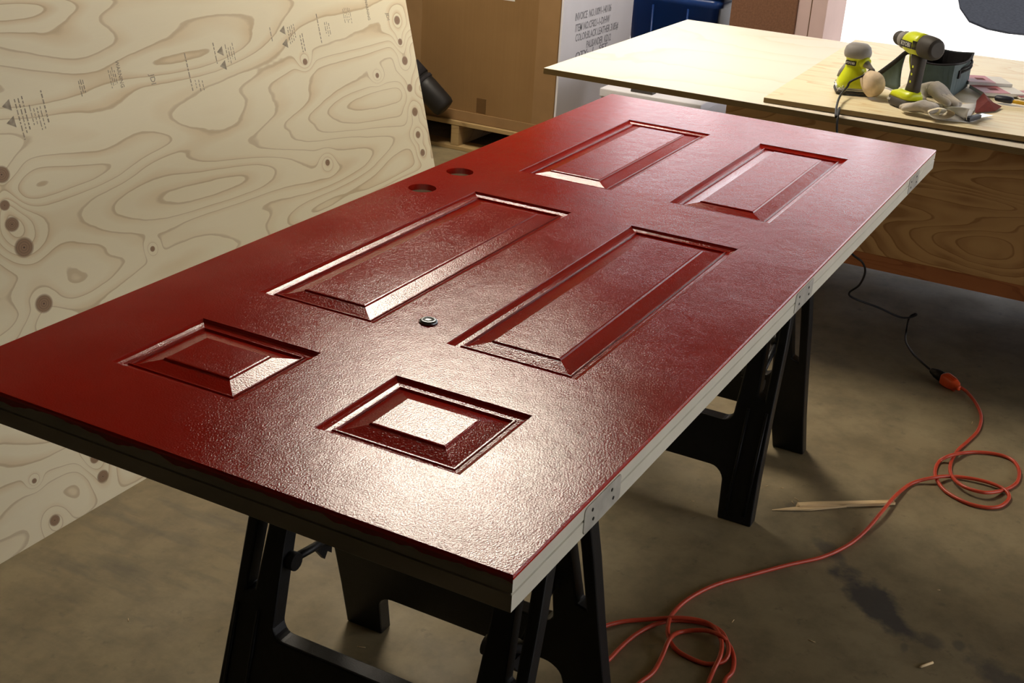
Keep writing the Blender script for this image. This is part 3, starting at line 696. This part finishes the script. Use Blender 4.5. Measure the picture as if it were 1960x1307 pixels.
def oriented(name, label, cat, p, q): # thing at p with local x toward q
    p = Vector(p); q = Vector(q); t = thing(name, label, cat, p, math.atan2(q.y-p.y, q.x-p.x)); return t, (q-p).length
t, ln = oriented('scraper', 'small black putty scraper with steel blade poking from under the paper', 'scraper', (2.700,0.036,0.773), (2.807,0.004,0.773))
MB().box(-.01, ln*.55, -.008, .008, 0, .012).make('handle', NAVY, t, bevel=.003)
MB().poly([[(ln*.5, -.007), (ln, -.016), (ln, .016), (ln*.5, .007)]], .003, .0045).make('blade', STEEL, t)
t, ln = oriented('utility_knife', 'navy and yellow handled knife at the right edge of the board', 'knife', (3.026,0.020,0.773), (3.020,-0.086,0.773))
MB().loft([[(x, r*1.3*math.cos(2*PI*i/14), .011 + r*math.sin(2*PI*i/14)) for i in range(14)] for x, r in ((0, .005), (.004, .009), (.03, .0105), (.048, .0095), (.052, .007))]).make('grip', NAVY, t)
MB().box(.048, ln, -.008, .0, .004, .014).make('handle', YELLOW, t, bevel=.003)
MB().box(.050, ln, .0, .018, .004, .010).make('blade_guard', LABEL_WHITE, t, bevel=.002)
def pack(label, cx, cy, z, rz, lx, ly, th):
    t = thing('sandpaper_pack', label, 'booklet', (cx, cy, z), rz)
    MB().box(-lx/2, lx/2, -ly/2, ly/2, 0, th).make('page_block', PAPER, t, bevel=.001)
    MB().box(-lx/2, lx*.12, -ly/2, ly/2, th, th + .0006).make('red_cover', RED_PRINT, t)
    MB().box(-lx*.22, -lx*.02, -ly*.12, ly*.12, th + .0006, th + .0010).make('printed_window', MAROON, t)
    return t
c1_, c2_, c3_ = (3.241,0.086,0.775), (3.167,0.032,0.775), (3.181,-0.023,0.775)
pack('red and white pack, topmost of the stack right of the fabric bin', c1_[0], c1_[1], .7845, math.radians(-62), .135, .105, .009)
pack('red and white pack lying lower, partly under the topmost pack', c2_[0]-.01, c2_[1], .7738, math.radians(-57), .135, .105, .010)
pack('brownish pack at the frame edge beyond the navy knife', c3_[0]+.01, c3_[1]-.03, .772, math.radians(-50), .11, .09, .006)

# ------------------------------------------------------------------ splinters on the floor
t, ln = oriented('wood_splinter', 'long split pine splinter lying across the floor under the orange cord', 'wood', (1.702,0.161,0.000), (1.903,-0.081,0.000))
m = MB()
m.loft([[(x*ln, y0, .001), (x*ln, y1, .001), (x*ln, y1, h), (x*ln, y0, h)] for x, y0, y1, h in ((0, -.001, .001, .002), (.12, -.006, .003, .004), (.3, -.012, .004, .006), (.6, -.006, .004, .006))], smooth=False)
m.loft([[(x*ln, y0, .002), (x*ln, y1, .002), (x*ln, y1, h), (x*ln, y0, h)] for x, y0, y1, h in ((.2, .004, .007, .005), (.22, .0, .014, .010), (.4, -.002, .012, .011), (.7, -.008, .007, .010), (1, -.009, .005, .008))], smooth=False)
m.make('shard', SPLINT, t)
for lx, (p, q), lab in ((0, ((1.282,-0.276,0.000), (1.311,-0.295,0.000)), 'tiny pale wooden dowel scrap on the floor near the corner'),):
    t, ln = oriented('dowel_scrap', lab, 'wood', p, q)
    MB().lathe([(.0012, -.001), (.0028, .004), (.0028, ln), (.0022, ln)], 10, M=T(0, 0, .003, ry=PI/2)).make('dowel', SPLINT, t)
sh = MB()
rnd = random.Random(3)
for px in ((1.761,0.125,0.000), (1.784,0.121,0.000), (1.820,0.169,0.000), (2.469,-0.166,0.000), (0.565,1.107,0.000), (1.231,0.091,0.000), (1.811,0.206,0.000), (1.636,0.332,0.000), (0.747,0.672,0.000), (1.249,-0.075,0.000), (1.584,-0.256,0.000)):
    a_ = rnd.uniform(0, 3.1); l_ = rnd.uniform(.006, .018)
    sh.tube([(px[0], px[1], .0012), (px[0] + l_*math.cos(a_), px[1] + l_*math.sin(a_), .0016)], .0007, 5)
o = sh.make('wood_shavings', SPLINT); tag(o, 'tiny pale wood shavings scattered over the concrete floor', 'shavings'); o['kind'] = 'stuff'

# ------------------------------------------------------------------ pallet, cartons, bins
XP = 3.975; YW = 1.916
pal = thing('pallet', 'low softwood pallet under the brown and white cartons', 'pallet', (XP, 0, 0))
y0, y1 = 1.86, 3.0
for i in range(6):
    MB().box(i*.15, i*.15 + .115, y0, y1, .113, .132).make('deck_board', PALLET, pal, bevel=.002)
for i in (0, 2.6, 5):
    MB().box(i*.15, i*.15 + .10, y0, y1, 0, .018).make('base_board', PALLET, pal, bevel=.002)
for yy in (1.90, 2.375, 2.90):
    MB().box(.002, .86, yy, yy + .04, .018, .113).make('stringer', PALLET, pal, bevel=.002)
bx = thing('cardboard_carton', 'tall brown cardboard carton standing on the pallet', 'box', (XP + .02, 0, .133))
x1 = .74
MB().box(.004, x1, YW, 2.84, 0, 1.25).make('carton_body', CARD, bx, bevel=.004)
MB().box(-.002, .004, YW + .004, 2.838, .0, .045).make('bottom_flap', CARD_FLAP, bx, bevel=.001)
MB().box(.0015, .004, YW + .002, YW + .105, .046, 1.25).make('corner_strip', TAPE if False else CARD_FLAP, bx)
MB().box(.0015, .004, 2.60, 2.838, .046, 1.25).make('corner_strip', CARD_FLAP, bx)
tp = (3.990,2.277,0.200)
MB().box(.003, .0046, tp[1] - .024, tp[1] + .024, .05, tp[2] - .133 + .048).make('tape_patch', TAPE, bx)
tp = (3.990,2.168,0.693)
MB().box(.003, .0046, tp[1] - .03, tp[1] + .03, tp[2] - .133 - .004, tp[2] - .05).make('paper_label', PAPER, bx)

wb = thing('white_carton', 'tall white carton with grey stencilled lettering beside the brown carton', 'box', (XP + .02, YW, .133))
MB().box(.0, .755, -.012, -.002, .0, 1.25).make('printed_panel', WHITE_CARD, wb, bevel=.002)
MB().box(.745, .755, -.002, .90, .0, 1.25).make('end_panel', WHITE_CARD, wb, bevel=.002)
yw = YW - .012
lines = [('INVOICE  NO.10091-140106', (4.117,1.904,0.638), (4.492,1.904,0.637)), ('ITEM NO.CF021-1-D/HW', (4.125,1.904,0.590), (4.485,1.904,0.589)),
         ('COLOR:BLACK LEATHER 3185#', (4.134,1.904,0.542), (4.587,1.904,0.551)), ('PALISANDER  KD12', (4.253,1.904,0.501), (4.515,1.904,0.505)), ('QTY:  1   SET', (4.147,1.904,0.470), (4.484,1.904,0.462))]
for s, p, q in lines:
    o = text_mesh(s, .040, Matrix.Identity(4), .0002, 'LEFT', 'stencil_lettering', INK, wb, bold=.0006)
    w0 = max(v.co.x for v in o.data.vertices); sx = (q[0] - p[0])/w0
    zz = .5*(p[2] + q[2]) - .133
    o.data.transform(T(p[0] - XP - .02, -.0124, zz, rx=PI/2) @ Matrix.Diagonal((sx, 1.15, 1, 1)))

def carton(name, label, cat, x0, x1, y0, y1, z0, z1, mat):
    t = thing(name, label, cat, (x0, y0, z0)); MB().box(0, x1-x0, 0, y1-y0, 0, z1-z0).make('carton_body', mat, t, bevel=.004); return t
bb = thing('storage_tub', 'blue plastic storage tub standing behind the bench board', 'tub', (4.98, 1.5, 0))
def rr(x0, x1, y0, y1, z, r=.05): return [(x, y, z) for x, y in rrect(x0, x1, y0, y1, r)]
b = MB(); b.loft([rr(.03, .47, .10, .50, 0), rr(.0, .50, .07, .53, .62), rr(-.02, .52, .05, .55, .62), rr(-.02, .52, .05, .55, .66), rr(-.005, .505, .065, .535, .66), rr(.035, .465, .105, .495, .01)])
b.make('tub', BLUE, bb)
b = MB()
for yy in (.22, .40):
    b.tube([(.022, yy, .03), (.000, yy - .004, .60)], .006, 8)
b.make('moulded_rib', BLUE, bb)
b = MB().loft([rr(-.025, .525, .045, .555, .662), rr(-.025, .525, .045, .555, .69), rr(.02, .48, .09, .51, .70)]); b.make('lid', BLUE, bb)
fb = thing('fibreboard_carton', 'dark brown carton with pinkish side, rightmost behind the bench board', 'box', (4.95, 1.02, 0))
MB().box(0, .35, .165, .475, 0, 1.2).make('carton_body', FIBRE, fb, bevel=.003)
MB().box(.02, .37, .03, .1645, 0, 1.2).make('pale_board', PINKISH, fb, bevel=.003)
MB().box(.0185, .0195, .1, .104, 0, 1.2).make('board_seam', TAPE, fb)

# white storage boxes under the bench board's overhang
def drawer_box(label, x0, x1, y0, y1, h, handle=True):
    t = thing('white_storage_box', label, 'box', (x0, y0, 0))
    MB().box(0, x1-x0, 0, y1-y0, 0, h).make('box_body', WHITE_CARD, t, bevel=.004)
    MB().box(-.006, x1-x0+.006, -.006, y1-y0+.006, h, h+.035).make('box_lid', WHITE_CARD, t, bevel=.004)
    if handle:
        MB().box(.02, .06, (y1-y0)*.50, (y1-y0)*.72, h+.035, h+.047).make('handle', TOOL_DARK, t)
    return t
drawer_box('white storage box with dark handle on its lid, seen under the bench board corner', 3.86, 4.45, 1.21, 1.64, .385)
drawer_box('plain white storage box right of the box with dark handle', 3.86, 4.40, .86, 1.07, .37, False)

# black tubular case leaning on the pallet against the brown carton
bc = thing('tubular_case', 'black tubular case with grey buckle leaning on the pallet', 'case', (3.93, 2.43, .133))
p0, p1 = Vector((3.920,2.422,0.201)), Vector((3.900,2.551,0.313)); p1 = p0 + (p1-p0)*1.35
dr = (p1-p0).normalized(); ln = (p1-p0).length
MQ = Matrix.Translation(-Vector(bc.location)) @ Matrix.Translation(p0) @ dr.to_track_quat('Z', 'Y').to_matrix().to_4x4()
MB().lathe([(.030, -.012), (.046, -.006), (.052, .01), (.054, ln*.5), (.052, ln*.72)], 24, M=MQ).make('case_body', BLACK_RUBBER, bc)
MB().lathe([(.056, ln*.72), (.057, ln), (.050, ln), (.048, ln*.8)], 24, M=MQ).make('open_collar', FAB_DARK, bc)
MB().lathe([(.0555, ln*.60), (.0575, ln*.61), (.0575, ln*.66), (.0555, ln*.67)], 24, M=MQ, cap=False).make('strap', FAB_DARK, bc)
MB().box(-.012, .012, -.065, -.055, ln*.59, ln*.68, M=MQ @ Matrix.Rotation(.9, 4, 'Z')).make('buckle', STEEL, bc)

# ------------------------------------------------------------------ ceiling fixtures
for i, (loc, en, colr, size) in enumerate(LAMPS):
    t = thing('ceiling_lamp', ('square warm ceiling lamp above the workbench', '')[i], 'lamp', (loc[0], loc[1], 2.7))
    w, d = size
    MB().box(-w/2-.03, w/2+.03, -d/2-.03, d/2+.03, -.085, -.001).make('housing', CEILP, t, bevel=.005)
    k = NT('lit_diffuser_%d' % i); k.b.inputs['Emission Color'].default_value = (*colr, 1); k.b.inputs['Emission Strength'].default_value = en/(PI*w*d)*.5
    MB().box(-w/2, w/2, -d/2, d/2, -.088, -.085).make('diffuser', k.m, t)
